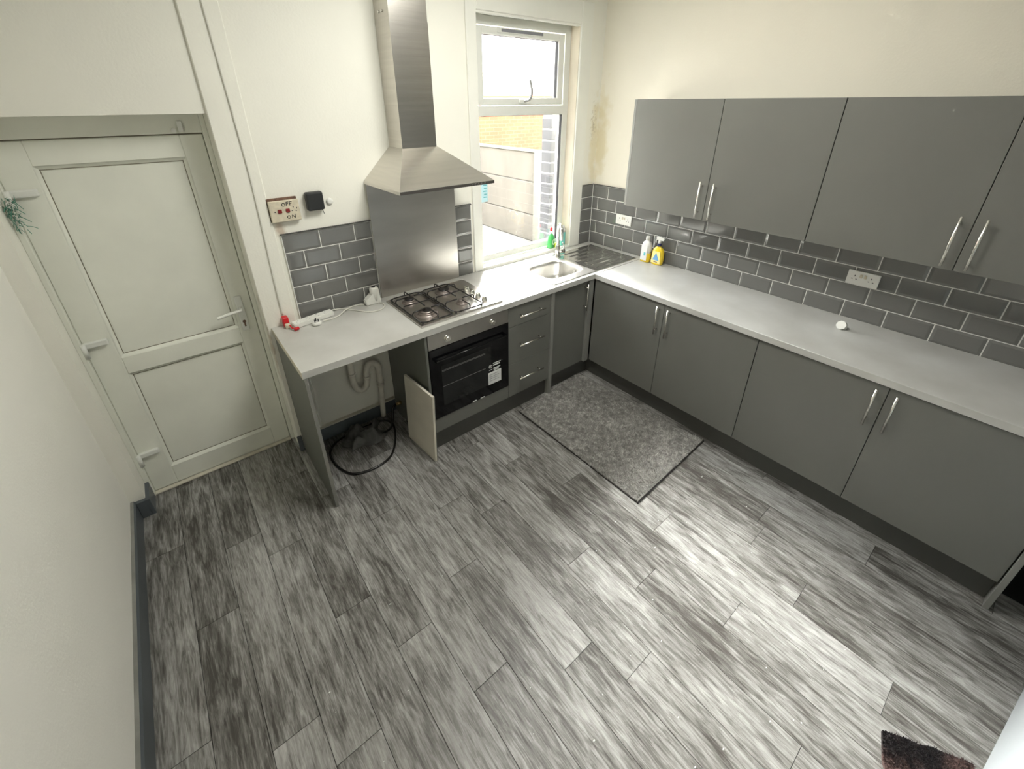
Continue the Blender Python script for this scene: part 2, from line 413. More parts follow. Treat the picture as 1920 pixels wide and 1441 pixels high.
# back wall patches
MB().box(-2.561, -2.047, -.0080, 0, .911, 1.4255).box(-1.438, -1.305, -.0080, 0, .911, 1.4255).box(-.152, 0, -.0080, 0, .911, 1.4255).build('grout', 'grout', wall_back)
MB().box(-2.563, -2.047, -.0135, 0, 1.4258, 1.431).box(-1.438, -1.303, -.0135, 0, 1.4258, 1.431).box(-.152, 0, -.0135, 0, 1.4258, 1.431).build('tile_trim', 'tiletrim', wall_back)
for r in range(5):
    z = .9125+r*RH; off = -2.359 if r % 2 == 0 else -2.4615
    js = sorted([off+TP*k for k in range(-3, 4) if -2.55 < off+TP*k < -2.06]+[-2.559, -2.049])
    for a, b_ in zip(js, js[1:]): add_tile(wall_back, a+G/2, z, b_-a-G, RH-G)
    add_tile(wall_back, -1.437, z, .128, RH-G); add_tile(wall_back, -.1505, z, .139, RH-G)

# ---- window
def frame(mb, x0, x1, z0, z1, w, y0, y1, bev=.006, wb_=None, wt=None):
    wb_ = wb_ or w; wt = wt or w
    mb.box(x0, x0+w, y0, y1, z0, z1, bev, 2).box(x1-w, x1, y0, y1, z0, z1, bev, 2)
    mb.box(x0+w-.006, x1-w+.006, y0, y1, z0, z0+wb_, bev, 2).box(x0+w-.006, x1-w+.006, y0, y1, z1-wt, z1, bev, 2)
    return mb
wy = .087
mb = frame(MB(), WX0, WX1, .93, 2.58, .062, wy, wy+.06, .006, .052, .055)
mb.box(WX0+.05, WX1-.05, wy, wy+.06, 1.985, 2.052, .006, 2)
win = struct(mb.build('window_1', 'upvc'))
sash = frame(MB(), WX0+.05, WX1-.078, 2.055, 2.518, .056, wy-.012, wy+.045, .007, .048, .046).build('sash', 'upvc', win)
g = MB(); frame(g, WX0+.104, WX1-.132, 2.101, 2.474, .003, wy-.0, wy+.03, 0); frame(g, WX0+.061, WX1-.061, .98, 1.987, .003, wy+.004, wy+.03, 0)
g.build('glazing_seal', 'bead', win)
MB().box(WX0+.106, WX1-.134, wy+.02, wy+.024, 2.103, 2.472).build('pane', 'glass', win)
MB().box(WX0+.062, WX1-.062, wy+.02, wy+.024, .982, 1.985).build('pane', 'glass', win)
v = MB().box(-.985, -.575, wy-.022, wy-.010, 2.487, 2.514, .003).build('trickle_vent', 'upvc', win)
MB().box(-.955, -.585, wy-.026, wy-.021, 2.492, 2.509).build('vent_slot', mat('vent_grey', (.22, .22, .25), .5), v)
hn = MB().box(-.80, -.725, wy-.028, wy-.012, 2.068, 2.092, .004).build('window_handle', 'upvc', win)
MB().tube([(-.755, wy-.030, 2.08), (-.735, wy-.060, 2.09), (-.722, wy-.070, 2.125), (-.722, wy-.066, 2.17), (-.728, wy-.055, 2.215)], .0085).build('lever', mat('grey_lever', (.30, .30, .29), .4), hn)
st = MB().box(-1.148, -1.075, wy+.012, wy+.0195, 1.40, 1.58).build('sticker', 'paleblue', win)
sb = MB()
for k in range(5): sb.box(-1.115+.006*(k % 2), -1.085, wy+.010, wy+.0115, 1.43+.022*k, 1.437+.022*k)
sb.build('sticker_print', 'teal', st)
MB().box(WX0, WX1, -.012, wy, .905, .931, .003).build('window_sill', 'trim', win)
rv = MB().box(WX1-.004, WX1, 0.001, wy, .932, 2.578).build('window_reveal', mat('warm_reveal_paint', (.78, .71, .58), .6, var=.1, vscale=3), win)
t1 = struct(MB().box(-1.288, WX0, -.014, 0, .911, 2.72, .004).build('trim_1', 'trim'))
t2 = struct(MB().box(WX1, -.152, -.014, 0, .911, 2.72, .004).build('trim_2', 'trim'))
t3 = struct(MB().box(WX0, WX1, -.014, 0, WZ1, 2.72, .004).box(WX0, WX1, -.008, .03, WZ1-.012, WZ1, .002).build('trim_3', 'trim'))

# ---- back door
dy = .16
dr = MB()
dr.box(DX0, DX0+.022, dy-.03, T, 0, DZ, .002).box(DX1-.022, DX1, dy-.02, T, 0, DZ, .002).box(DX0+.02, DX1-.02, dy-.012, T, 1.948, DZ, .003).box(DX0+.02, DX1-.02, dy+.004, T, 0, .012)
door = struct(dr.build('door_1', 'upvc_door'))
LX0, LX1, LZ0, LZ1 = -3.523, -2.769, .012, 1.942
PX0, PX1 = -3.396, -2.878
lf = MB()
lf.box(LX0, PX0-.012, dy, dy+.044, LZ0, LZ1, .004).box(PX1+.012, LX1, dy, dy+.044, LZ0, LZ1, .004)
lf.box(PX0-.014, PX1+.014, dy, dy+.044, 1.838, LZ1, .004).box(PX0-.014, PX1+.014, dy, dy+.044, .79, .893, .004).box(PX0-.014, PX1+.014, dy, dy+.044, LZ0, .14, .004)
leaf = lf.build('door_leaf', 'upvc_door', door)
for z0, z1 in ((.893, 1.838), (.14, .79)):
    bd = MB(); x0, x1 = PX0-.012, PX1+.012
    # sloping glazing bead as a frame
    def ring(x0, x1, z0, z1, y): return [(x0, y, z0), (x1, y, z0), (x1, y, z1), (x0, y, z1)]
    A = ring(x0, x1, z0, z1, dy+.002); B = ring(x0+.014, x1-.014, z0+.014, z1-.014, dy+.015)
    for n in range(4): bd.quad([A[n], A[(n+1) % 4], B[(n+1) % 4], B[n]])
    bd.build('glazing_bead', 'upvc_door', leaf)
    sl = MB(); frame(sl, x0+.013, x1-.013, z0+.013, z1-.013, .003, dy+.0135, dy+.017, 0); sl.build('bead_seal', 'door_seal', leaf)
    MB().box(x0+.014, x1-.014, dy+.016, dy+.04, z0+.014, z1-.014).build('door_panel', 'upvc_door', leaf)
MB().box(DX0, DX1, dy+.045, T-.002, 0, DZ).build('door_back', 'upvc_door', door)
s = MB(); s.box(DX0+.022, LX0, dy+.01, dy+.03, 0, DZ-.05).box(LX1, DX1-.022, dy+.01, dy+.03, 0, DZ-.05).box(LX0, LX1, dy+.008, dy+.03, LZ1, 1.949)
s.build('door_gap_seal', 'door_seal', door)
for z in (1.737, 1.004, .285):
    h = MB().box(-3.519, -3.425, dy-.020, dy+.001, z-.016, z+.016, .006, 2)
    h.cyl((-3.520, dy-.024, z+.016), (-3.520, dy-.024, z-.062), .011, n=16).build('hinge', 'upvc', door)
dh = MB().box(-2.850, -2.812, dy-.012, dy+.001, .865, 1.085, .006, 2).build('door_handle', 'upvc', leaf)
MB().cyl((-2.831, dy-.012, 1.008), (-2.831, dy-.045, 1.008), .010).tube([(-2.831, dy-.045, 1.008), (-2.86, dy-.052, 1.008), (-2.90, dy-.050, 1.003), (-2.955, dy-.043, .992)], .009).build('lever', 'white', dh)
MB().cyl((-2.831, dy-.014, .925), (-2.831, dy-.011, .925), .009).box(-2.835, -2.827, dy-.014, dy-.011, .893, .918).build('keyhole', 'brown', dh)
la = MB().box(-2.862, -2.842, dy-.030, dy-.012, 1.955, 2.005, .003).cyl((-2.882, dy-.028, 1.963), (-2.882, dy-.012, 1.963), .010)
la.build('door_latch', 'white', door)
MB().box(LX0, LX1, dy-.028, dy+.0, .0, .012, .003).build('threshold', 'trim_dirty', door)

# green and white tinsel caught on the top hinge
gh = thing('garland', (-3.50, dy-.04, 1.66), 'scrap of green and white tinsel caught on the top door hinge', 'garland')
a = MB(); b_ = MB(); rg = random.Random(3)
for k in range(110):
    p = Vector((-3.520+rg.gauss(0, .010), dy-.045+rg.uniform(-.02, .01), 1.675+rg.gauss(0, .032)))
    q = p+Vector((rg.gauss(.004, .012), rg.uniform(-.015, .01), rg.gauss(0, .018)))
    (a if k % 3 else b_).tube([p, (p+q)/2+Vector((0, -.006, .004)), q], .0014, n=4)
a.build('green_strands', 'greenfluff', gh)['kind'] = 'stuff'; b_.build('white_strands', 'white', gh)['kind'] = 'stuff'

# ================================================================== CABINETS
def handle_v(x, y, z0, z1, axis, parent, name='handle'):
    """vertical bar handle; axis 'x' stands out towards -x from a face at x, 'y' towards -y"""
    d = Vector((-1, 0, 0)) if axis == 'x' else Vector((0, -1, 0)); p = Vector((x, y, 0))
    mb = MB().cyl(p+d*.034+Vector((0, 0, z0)), p+d*.034+Vector((0, 0, z1)), .006, n=16)
    for z in (z0+.03, z1-.03): mb.cyl(p+Vector((0, 0, z)), p+d*.034+Vector((0, 0, z)), .0048, n=12)
    return mb.build(name, 'handle', parent)
def handle_h(x0, x1, y, z, parent):
    mb = MB().cyl((x0, y-.034, z), (x1, y-.034, z), .006, n=16)
    for x in (x0+.03, x1-.03): mb.cyl((x, y, z), (x, y-.034, z), .0048, n=12)
    return mb.build('handle', 'handle', parent)
ZD0, ZD1 = .155, .866
FX = -.600   # front of the doors on the right run
def base_cab(y0, y1, label, doors):
    c = thing('base_cabinet', (-.3, (y0+y1)/2, .15), label, 'cabinet', 'base cabinets under the right worktop')
    MB().box(-.575, -.02, y1+.001, y0-.001, .15, .870).build('carcass', 'carcass', c)
    for (a, b_, hy) in doors:
        d = MB().box(FX, -.581, b_+.0015, a-.0015, ZD0, ZD1, .0012).build('door', 'cab', c)
        if hy: handle_v(FX, hy, .645, .852, 'x', d)
    return c
base_cab(-.610, -1.816, 'grey two-door base cabinet under the right worktop, next to the corner', [(-.612, -1.213, -1.178), (-1.213, -1.816, -1.258)])
base_cab(-1.817, -3.014, 'grey two-door base cabinet at the far right end of the right worktop', [(-1.817, -2.413, -2.373), (-2.413, -3.013, -2.452)])
tag(MB().box(-.612, -.02, -3.036, -3.016, 0, .870, .001).build('end_panel', 'cab_edge', None, (-.3, -3.026, 0)), 'tall grey end panel standing on the floor at the right end of the cabinets', 'panel')
tag(MB().box(-.548, -.530, -3.015, -.545, 0, .149).build('plinth', 'plinth', None, (-.54, -1.8, 0)), 'dark grey plinth under the right-hand row of base cabinets', 'plinth')

def wall_cab(y0, y1, label, doors, left_side=False):
    c = thing('wall_cabinet', (-.15, (y0+y1)/2, 1.384), label, 'cabinet', 'wall cabinets above the right worktop')
    MB().box(-.301, -.001, y1+.001, y0-.001, 1.386, 2.086).build('carcass', 'carcass', c)
    for (a, b_, hy) in doors:
        d = MB().box(-.322, -.303, b_+.0015, a-.0015, 1.382, 2.088, .0012).build('door', 'cab', c)
        if hy: handle_v(-.322, hy, 1.402, 1.625, 'x', d)
    return c
w1 = wall_cab(-.590, -1.808, 'grey two-door wall cabinet nearest the window', [(-.602, -1.207, -1.170), (-1.207, -1.808, -1.258)])
MB().box(-.318, -.001, -.600, -.582, 1.384, 2.087, .001).build('side_panel', 'cab_edge', w1)
wall_cab(-1.809, -3.014, 'grey two-door wall cabinet above the right-hand double socket', [(-1.809, -2.412, -2.369), (-2.412, -3.013, -2.452)])

FY = -.602
# drawer unit
du = thing('drawer_unit', (-1.245, -.3, .15), 'grey three-drawer base unit between oven and corner cabinet', 'drawer unit')
MB().box(-1.440, -1.052, -.580, -.03, .15, .870).build('carcass', 'carcass', du)
for z0, z1, hz in ((.155, .424, .300), (.426, .716, .572), (.718, .866, .792)):
    d = MB().box(-1.4405, -1.0515, FY, -.583, z0, z1, .0012).build('drawer', 'cab', du); handle_h(-1.368, -1.136, FY, hz, d)
tag(MB().box(-1.050, -1.024, -.612, -.03, 0, .870, .001).build('divider_panel', 'cab_edge', None, (-1.037, -.3, 0)), 'narrow grey upright panel between the drawers and the corner cabinet', 'panel')
# corner (sink) cabinet
cc = thing('corner_cabinet', (-.84, -.3, .15), 'grey corner base cabinet under the sink, one door', 'cabinet')
MB().box(-1.022, -.632, -.566, -.55, .15, .870).box(-1.022, -1.006, -.55, -.02, .15, .870).box(-.60, -.58, -.55, -.02, .15, .87).box(-1.006, -.60, -.55, -.02, .15, .166).build('carcass', 'carcass', cc)
d = MB().box(-1.020, -.662, -.590, -.571, ZD0, ZD1, .0012).build('door', 'cab', cc); handle_v(-.690, -.590, .632, .850, 'y', d)
MB().box(-.656, -.606, -.606, -.580, .15, .868, .001).build('corner_post', 'cab_edge', cc)
tag(MB().box(-1.024, -.549, -.548, -.530, 0, .149).build('plinth', 'plinth', None, (-.78, -.54, 0)), 'short dark plinth under the corner cabinet behind the rug', 'plinth')
tag(MB().box(-2.04, -1.052, -.568, -.550, 0, .149).build('plinth', 'plinth', None, (-1.55, -.56, 0)), 'grey plinth under the oven and drawers', 'plinth')
# oven housing
oh = thing('oven_housing', (-1.75, -.3, 0), 'grey housing panels around the built-in oven', 'cabinet')
MB().box(-2.0605, -2.0445, -.602, -.02, 0.0, .870, .001).build('side_panel', 'carcass', oh)
MB().box(-2.0435, -1.442, -.56, -.03, .15, .166).box(-1.458, -1.442, -.56, -.03, .15, .87).build('shelf', 'carcass', oh)
MB().box(-2.041, -1.443, FY, -.583, .155, .258, .0012).build('lower_front', 'cab', oh)
# oven
ov = thing('oven', (-1.742, -.3, .262), 'black glass built-in oven with steel control panel and white energy label', 'oven')
MB().box(-2.035, -1.46, -.585, -.05, .262, .866).build('oven_body', 'dark', ov)
cp = MB().box(-2.041, -1.443, -.606, -.585, .768, .868, .003).build('control_panel', mat('oven_fascia_steel', (.40, .385, .35), .38, .9, bump=.04), ov)
for x in (-1.914, -1.578):
    MB().cyl((x, -.606, .816), (x, -.611, .816), .021).cyl((x, -.611, .816), (x, -.628, .816), .016, .014).box(x-.003, x+.003, -.634, -.626, .802, .830, .001).build('knob', 'handle', ov)
od = MB().box(-2.041, -1.443, -.606, -.587, .262, .764, .002).build('oven_door', 'blackglass', ov)
MB().box(-1.968, -1.592, -.6070, -.6055, .345, .640).build('door_window', 'ovenwin', od)
rk = MB()
for z in (.597, .604, .487): rk.box(-1.965, -1.64, -.6078, -.6065, z, z+.0022)
rk.build('rack_lines', mat('rack_grey', (.22, .22, .21), .4), od)
MB().cyl((-2.01, -.630, .693), (-1.475, -.630, .693), .007).box(-2.010, -1.996, -.632, -.604, .686, .700).box(-1.489, -1.475, -.632, -.604, .686, .700).build('door_handle', 'blackglass', od)
lb = MB().box(-1.620, -1.512, -.6085, -.606, .345, .440).build('energy_label', 'paper', od)
pr = MB()
for k in range(4): pr.box(-1.610, -1.530-.008*(k % 2), -.6092, -.6084, .372+.016*k, .3755+.016*k)
pr.build('label_print', 'ink', lb)
lg = MB()
for (x0, x1, z0, z1) in ((-1.578, -1.515, .499, .505), (-1.578, -1.520, .484, .492), (-1.578, -1.518, .462, .467), (-1.574, -1.528, .455, .459), (-1.574, -1.532, .446, .452), (-1.612, -1.586, .458, .462)):
    lg.box(x0, x1, -.6078, -.606, z0, z1)
lgo = lg.build('printed_text', 'paper', od)
rn = MB(); n = 20
for i in range(n):
    t0, t1_ = 2*PI*i/n, 2*PI*(i+1)/n; c = (-1.600, .487)
    rn.quad([(c[0]+.014*math.cos(t0), -.608, c[1]+.014*math.sin(t0)), (c[0]+.014*math.cos(t1_), -.608, c[1]+.014*math.sin(t1_)),
             (c[0]+.0095*math.cos(t1_), -.608, c[1]+.0095*math.sin(t1_)), (c[0]+.0095*math.cos(t0), -.608, c[1]+.0095*math.sin(t0))])
rn.box(-1.603, -1.597, -.6082, -.607, .482, .493)
rn.build('round_logo', 'paper', od)
for x0, x1, z1 in ((-1.752, -1.722, .273), (-1.69, -1.655, .271)): MB().box(x0, x1, -.6078, -.606, .266, z1).build('small_label', 'paper', od)

# left end panel of the open bay
ep = thing('end_panel', (-2.713, -.3, 0), 'tall grey-green end panel holding up the left end of the worktop', 'panel')
MB().box(-2.722, -2.704, -.622, -.036, 0, .8715, .0008).build('board', 'carcass', ep)
MB().box(-2.7215, -2.7045, -.6232, -.6222, 0.001, .870).build('front_edge', 'cab_edge', ep)

# worktops (left one cut out for the sink bowl)
BX0, BX1, BY0, BY1 = -.955, -.600, -.500, -.205
wt = MB()
Z0, Z1 = .872, .910
wt.box(-2.724, BX0, -.612, -.002, Z0, Z1, .0).box(BX0, BX1, -.612, BY0, Z0, Z1).box(BX0, BX1, BY1, -.002, Z0, Z1).box(BX1, -.002, -.612, -.002, Z0, Z1)
wt1 = thing('worktop', (-1.4, -.3, .872), 'pale concrete-look worktop along the window wall with hob and sink', 'worktop')
wt.build('slab', 'worktop', wt1)
MB().box(-2.7255, -2.7242, -.6125, -.002, .8722, .9095).build('edge_strip', 'trim_dirty', wt1)
MB().box(-2.70, -2.05, -.010, -.0142 if False else -.0075, .9102, .914).build('back_seal', 'grout', wt1) if False else None
wt2 = thing('worktop', (-.3, -1.9, .872), 'long pale concrete-look worktop along the right-hand tiled wall', 'worktop')
MB().box(-.612, -.002, -3.20, -.6142, Z0, Z1, .0015).build('slab', 'worktop', wt2)
MB().box(-.606, -.01, -.6150, -.6115, .9095, .9108).build('joint_strip', 'steel', wt2)

# ================================================================== HOB
hb = thing('hob', (-1.755, -.32, .910), 'four-burner stainless steel gas hob with black pan supports', 'hob')
MB().box(-2.052, -1.458, -.572, -.092, .910, .922, .005, 2).build('tray', 'hob', hb)
for (x, y, r) in ((-1.945, -.215, .030), (-1.945, -.440, .044), (-1.690, -.215, .036), (-1.690, -.440, .024)):
    b_ = MB().lathe((x, y, .922), [(r*1.7, 0), (r*1.55, .004), (r*1.25, .005), (r*1.15, .014), (r*1.15, .018), (r*.9, .018)], n=28).build('burner', 'burner', hb)
    MB().lathe((x, y, .940), [(r*.9, 0), (r*1.0, .003), (r*1.0, .009), (r*.7, .0105)], n=28).build('burner_cap', 'iron' if (r == .030 or r == .036) else 'burner', b_)
    if r == .044: MB().lathe((x, y, .940), [(r*.62, .010), (r*.62, .014), (r*.55, .014)], n=28).build('burner_cap', 'iron', b_)
def grate(x0, x1):
    y0, y1 = -.555, -.118; z = .955; mb = MB(); r = .0042; c = .03
    def bar(p, q): mb.tube([p, q], r, n=8, smooth=False)
    loop = [(x0+c, y0, .932), (x1-c, y0, .932), (x1, y0+c*.6, .932), (x1, y1-c*.6, .932), (x1-c, y1, .932), (x0+c, y1, .932), (x0, y1-c*.6, .932), (x0, y0+c*.6, .932)]
    for i in range(8): bar(loop[i], loop[(i+1) % 8])
    xm = (x0+x1)/2
    for yc in (-.215, -.440):
        for (dx, sx) in ((x0, 1), (x1, -1)):      # side fingers rise and reach in
            mb.tube([(dx, yc, .932), (dx, yc, z-.006), (dx+sx*.010, yc, z+.004), (dx+sx*.085, yc, z+.004)], r, n=8, smooth=False)
    for (ye, sy) in ((y0, 1), (y1, -1)):
        mb.tube([(xm, ye, .932), (xm, ye, z-.006), (xm, ye+sy*.010, z+.004), (xm, ye+sy*.085, z+.004)], r, n=8, smooth=False)
    ym = -.328
    mb.tube([(x0, ym, .932), (x0, ym, z+.002), (x1, ym, z+.002), (x1, ym, .932)], r, n=8, smooth=False)
    mb.tube([(xm, ym-.065, z+.004), (xm, ym+.065, z+.004)], r, n=8, smooth=False)
    for (x, y) in ((x0+.01, y0+.01), (x1-.01, y0+.01), (x0+.01, y1-.01), (x1-.01, y1-.01)): mb.cyl((x, y, .922), (x, y, .934), .006, n=10)
    return mb
grate(-2.038, -1.826).build('pan_support', 'iron', hb); grate(-1.812, -1.600).build('pan_support', 'iron', hb)
for y in (-.285, -.355, -.425, -.495):
    MB().lathe((-1.553, y, .922), [(.019, 0), (.019, .004), (.0165, .005), (.0155, .026), (.0145, .028)], n=20).box(-1.556, -1.550, y-.015, y+.015, .950, .954).build('knob', 'handle', hb)

# ================================================================== SINK
sk = thing('sink', (-.55, -.33, .910), 'stainless steel inset sink with ribbed drainer to its right', 'sink')
def superell(cx, cy, a, b, t, e=4.5):
    c, s = math.cos(t), math.sin(t)
    return (cx+math.copysign(abs(c)**(2/e), c)*a, cy+math.copysign(abs(s)**(2/e), s)*b)
bmx = bmesh.new(); NN = 96
cx, cy, ax, ay = -.778, -.352, .176, .148
SX0, SXM, SX1, SY0, SY1 = -1.005, -.565, -.075, -.578, -.092
def rectpt(t):
    c, s_ = math.cos(t), math.sin(t)
    k = min(((SXM if c > 0 else SX0)-cx)/c if abs(c) > 1e-6 else 9, ((SY1 if s_ > 0 else SY0)-cy)/s_ if abs(s_) > 1e-6 else 9)
    return (cx+c*k, cy+s_*k)
angs = sorted(set([2*PI*i/NN for i in range(NN)]+[math.atan2(yy-cy, xx-cx) % (2*PI) for xx in (SX0, SXM) for yy in (SY0, SY1)]))
rings = [[bmx.verts.new((*rectpt(t), .9165)) for t in angs]]
for (k, z) in ((1.12, .9165), (1.06, .9150), (1.01, .912), (.985, .905), (.965, .88), (.945, .82), (.90, .785), (.78, .772), (.45, .768), (.20, .766)):
    rings.append([bmx.verts.new((*superell(cx, cy, ax*k, ay*k, t, 4.5 if k > .7 else 2.6), z)) for t in angs])
for A, B in zip(rings, rings[1:]):
    for j in range(len(angs)):
        f = bmx.faces.new([A[j], A[(j+1) % len(angs)], B[(j+1) % len(angs)], B[j]]); f.smooth = A is not rings[0]
bmx.faces.new(rings[-1])
mb = MB(); mb.b.free(); mb.b = bmx; mb.build('bowl', 'sink', sk)
# drainer with ribs
dm = MB(); nx, ny = 110, 90; vs = []
for i in range(nx+1):
    row = []
    for j in range(ny+1):
        x = SXM+(SX1-SXM)*i/nx; y = SY0+(SY1-SY0)*j/ny; z = .9165
        u = (x-SXM)/(SX1-SXM); v_ = (y-SY0)/(SY1-SY0)
        if .06 < u < .95 and .07 < v_ < .93:
            w_ = min(1, (u-.06)/.04, (.95-u)/.04, (v_-.07)/.04, (.93-v_)/.04)
            z -= .005*w_
            if .14 < u < .88: z += .0055*max(0, math.sin((v_-.07)/.86*2*PI*6.5))**1.5*min(1, (u-.14)/.05, (.88-u)/.05)
        row.append(dm.b.verts.new((x, y, z)))
    vs.append(row)
for i in range(nx):
    for j in range(ny):
        f = dm.b.faces.new([vs[i][j], vs[i+1][j], vs[i+1][j+1], vs[i][j+1]]); f.smooth = True
dm.build('drainer', mat('polished_drainer_steel', (.70, .69, .66), .17, 1, bump=.06, bscale=35), sk)
rm = MB().box(SX0, SX1, SY0-.004, SY0, .9102, .9165, .0015).box(SX0, SX1, SY1, SY1+.004, .9102, .9165, .0015).box(SX0-.004, SX0, SY0-.004, SY1+.004, .9102, .9165, .0015).box(SX1, SX1+.004, SY0-.004, SY1+.004, .9102, .9165, .0015)
rm.build('rim', 'sink', sk)
MB().lathe((cx, cy, .767), [(.030, 0), (.040, .001), (.040, .003), (.026, .002)], n=28).build('drain', 'chrome', sk)
MB().cyl((-.616, -.40, .868), (-.612, -.40, .868), .015).cyl((-.6145, -.40, .868), (-.6125, -.40, .868), .008).build('overflow', 'chrome', sk)
# tap
tp = thing('tap', (-.555, -.150, .917), 'chrome swan-neck mixer tap standing behind the sink bowl', 'tap')
tx, ty = -.555, -.150
MB().lathe((tx, ty, .9172), [(.026, 0), (.026, .006), (.021, .012), (.019, .03), (.019, .095), (.014, .105)], n=28).build('tap_body', 'chrome', tp)
sp = [(tx, ty, 1.01), (tx, ty, 1.13)]
dn = Vector((-.5, -.86, 0)).normalized(); rr = .052
for k in range(1, 9):
    t = PI*k/8; p = Vector((tx, ty, 1.145))+dn*(rr-rr*math.cos(t))+Vector((0, 0, rr*math.sin(t))); sp.append(tuple(p))
e_ = Vector((tx, ty, 0))+dn*2*rr; sp.append((e_.x, e_.y, 1.085))
MB().tube(sp, .0125, n=14).build('spout', 'chrome', tp)
MB().cyl((tx, ty, .968), (tx+.055, ty-.025, .962), .0185, .0175).tube([(tx+.045, ty-.02, .968), (tx+.058, ty-.012, 1.0), (tx+.052, ty+.0, 1.03)], .005, n=8).build('lever', 'chrome', tp)

# ================================================================== HOOD + SPLASHBACK
tag(MB().box(-2.046, -1.438, -.0155, -.012, .9105, 1.643, .0006).build('splashback', 'steel_panel', None, (-1.742, -.014, .9105)), 'smeared stainless steel splashback sheet behind the hob', 'splashback')
hd = thing('cooker_hood', (-1.75, -.02, 1.65), 'stainless steel chimney cooker hood above the hob', 'cooker hood')
ch = MB().box(-1.864, -1.642, -.175, -.002, 1.835, 2.46).box(-1.8625, -1.6435, -.1735, -.002, 2.46, 2.98)
ch.build('chimney', 'steel', hd)
for y_ in (-.06, -.10): MB().cyl((-1.8625, y_, 2.50), (-1.868, y_, 2.50), .006).build('screw', 'chrome', hd)
cn = MB(); zt, zl, z0 = 1.84, 1.662, 1.645; X0, X1, Y0 = -2.050, -1.443, -.478
top = [(-1.868, -.002, zt), (-1.638, -.002, zt), (-1.638, -.18, zt), (-1.868, -.18, zt)]
mid = [(X0, -.002, zl), (X1, -.002, zl), (X1, Y0, zl), (X0, Y0, zl)]
low = [(p[0], p[1], z0) for p in mid]
def loft(mb, rs):
    V = [[mb.b.verts.new(p) for p in r] for r in rs]
    for A, B in zip(V, V[1:]):
        for i in range(len(A)): mb.b.faces.new([A[i], A[(i+1) % len(A)], B[(i+1) % len(A)], B[i]])
    mb.b.faces.new(V[0]); mb.b.faces.new(V[-1][::-1])
loft(cn, [top, mid, low]); cn.build('canopy', 'steel', hd)
MB().box(X0+.03, X1-.03, Y0+.03, -.03, z0-.004, z0-.0005).build('grease_filter', 'burner', hd)
MB().box(X0+.001, X1-.001, Y0-.0015, Y0-.0002, z0+.001, zl-.002).build('front_strip', mat('hood_strip', (.13, .12, .11), .4, .7), hd)
bt = MB()
for k in range(5): bt.cyl((-1.60+.022*k, Y0-.001, 1.6535), (-1.60+.022*k, Y0-.005, 1.6535), .0045, n=12)
bt.build('button', 'chrome', hd)

# ================================================================== WALL FITTINGS
# switch plate with hand-written OFF / ON
sw = thing('cooker_switch', (-2.518, 0, 1.565), 'yellowed cooker switch with red rockers and hand-written OFF and ON', 'switch')
MB().box(-2.592, -2.442, -.014, 0, 1.503, 1.624, .0).build('back_box', 'brown', sw)
MB().box(-2.588, -2.438, -.030, -.014, 1.500, 1.612, .003).build('face_plate', 'white_old', sw)
for x in (-2.540, -2.500):
    MB().box(x-.010, x+.010, -.036, -.030, 1.548, 1.568, .002).build('rocker', 'redswitch', sw)
def strokes(segs, x0, z0, s_, y, w=.0022):
    mb = MB()
    for pl in segs:
        for a, b_ in zip(pl, pl[1:]):
            a = Vector((x0+a[0]*s_, y, z0+a[1]*s_)); b2_ = Vector((x0+b_[0]*s_, y, z0+b_[1]*s_))
            mb.tube([a, b2_], w/2, n=6, smooth=False)
    return mb
O_ = [(.5+.42*math.cos(t), .4+.40*math.sin(t)) for t in [2*PI*i/12 for i in range(13)]]
def sh(pl, d): return [(p[0]+d, p[1]) for p in pl]
F_ = [[(0, 0), (0, 1), (.6, 1.05)], [(0, .55), (.5, .6)]]
N_ = [[(0, 0), (.05, .9), (.75, .05), (.8, .95)]]
strokes([O_]+[sh(p, 1.25) for p in F_]+[sh(p, 2.1) for p in F_], -2.526, 1.582, .0200, -.0308, .0031).build('marker_off', 'marker', sw)
strokes([O_]+[sh(p, 1.35) for p in N_], -2.510, 1.515, .0195, -.0308, .0031).build('marker_on', 'marker', sw)
MB().cyl((-2.564, -.0305, 1.556), (-2.564, -.031, 1.556), .003, n=10).box(-2.472, -2.468, -.031, -.0298, 1.570, 1.578).box(-2.481, -2.475, -.031, -.0298, 1.552, 1.556).box(-2.461, -2.455, -.031, -.0298, 1.550, 1.554).box(-2.4545, -2.4515, -.031, -.0298, 1.562, 1.570).build('socket_holes', 'marker', sw)['kind'] = 'stuff'
# black plug-in box
bx = thing('black_adaptor', (-2.353, 0, 1.59), 'black square plug-in box mounted on the wall right of the cooker switch', 'adaptor')
MB().box(-2.398, -2.306, -.042, 0, 1.538, 1.638, .010, 3).build('housing', 'blackplastic', bx)
MB().tube([(-2.322, -.03, 1.542), (-2.318, -.03, 1.528), (-2.314, -.03, 1.512)], .0018, n=6).build('wire_stub', 'blackplastic', bx)
kn = tag(MB().lathe((0, 0, 0), [(.019, 0), (.019, .006), (.015, .012), (.008, .015)], n=24).build('wall_button', 'white'), 'small round white button on the wall right of the black box', 'button')
kn.location = (-2.266, 0, 1.572); kn.rotation_euler = (PI/2, 0, 0)
# white surface cable beside the door, ending above the worktop
tag(MB().tube([(-2.652, -.018, 2.99), (-2.650, -.018, 2.5), (-2.640, -.018, 2.0), (-2.636, -.018, 1.75), (-2.640, -.018, 1.5), (-2.648, -.018, 1.2), (-2.650, -.020, .975)], .0045, n=8).build('wall_cable', 'cord', None, (-2.645, -.018, .97)), 'thin white cable running down the wall right of the back door', 'cable')
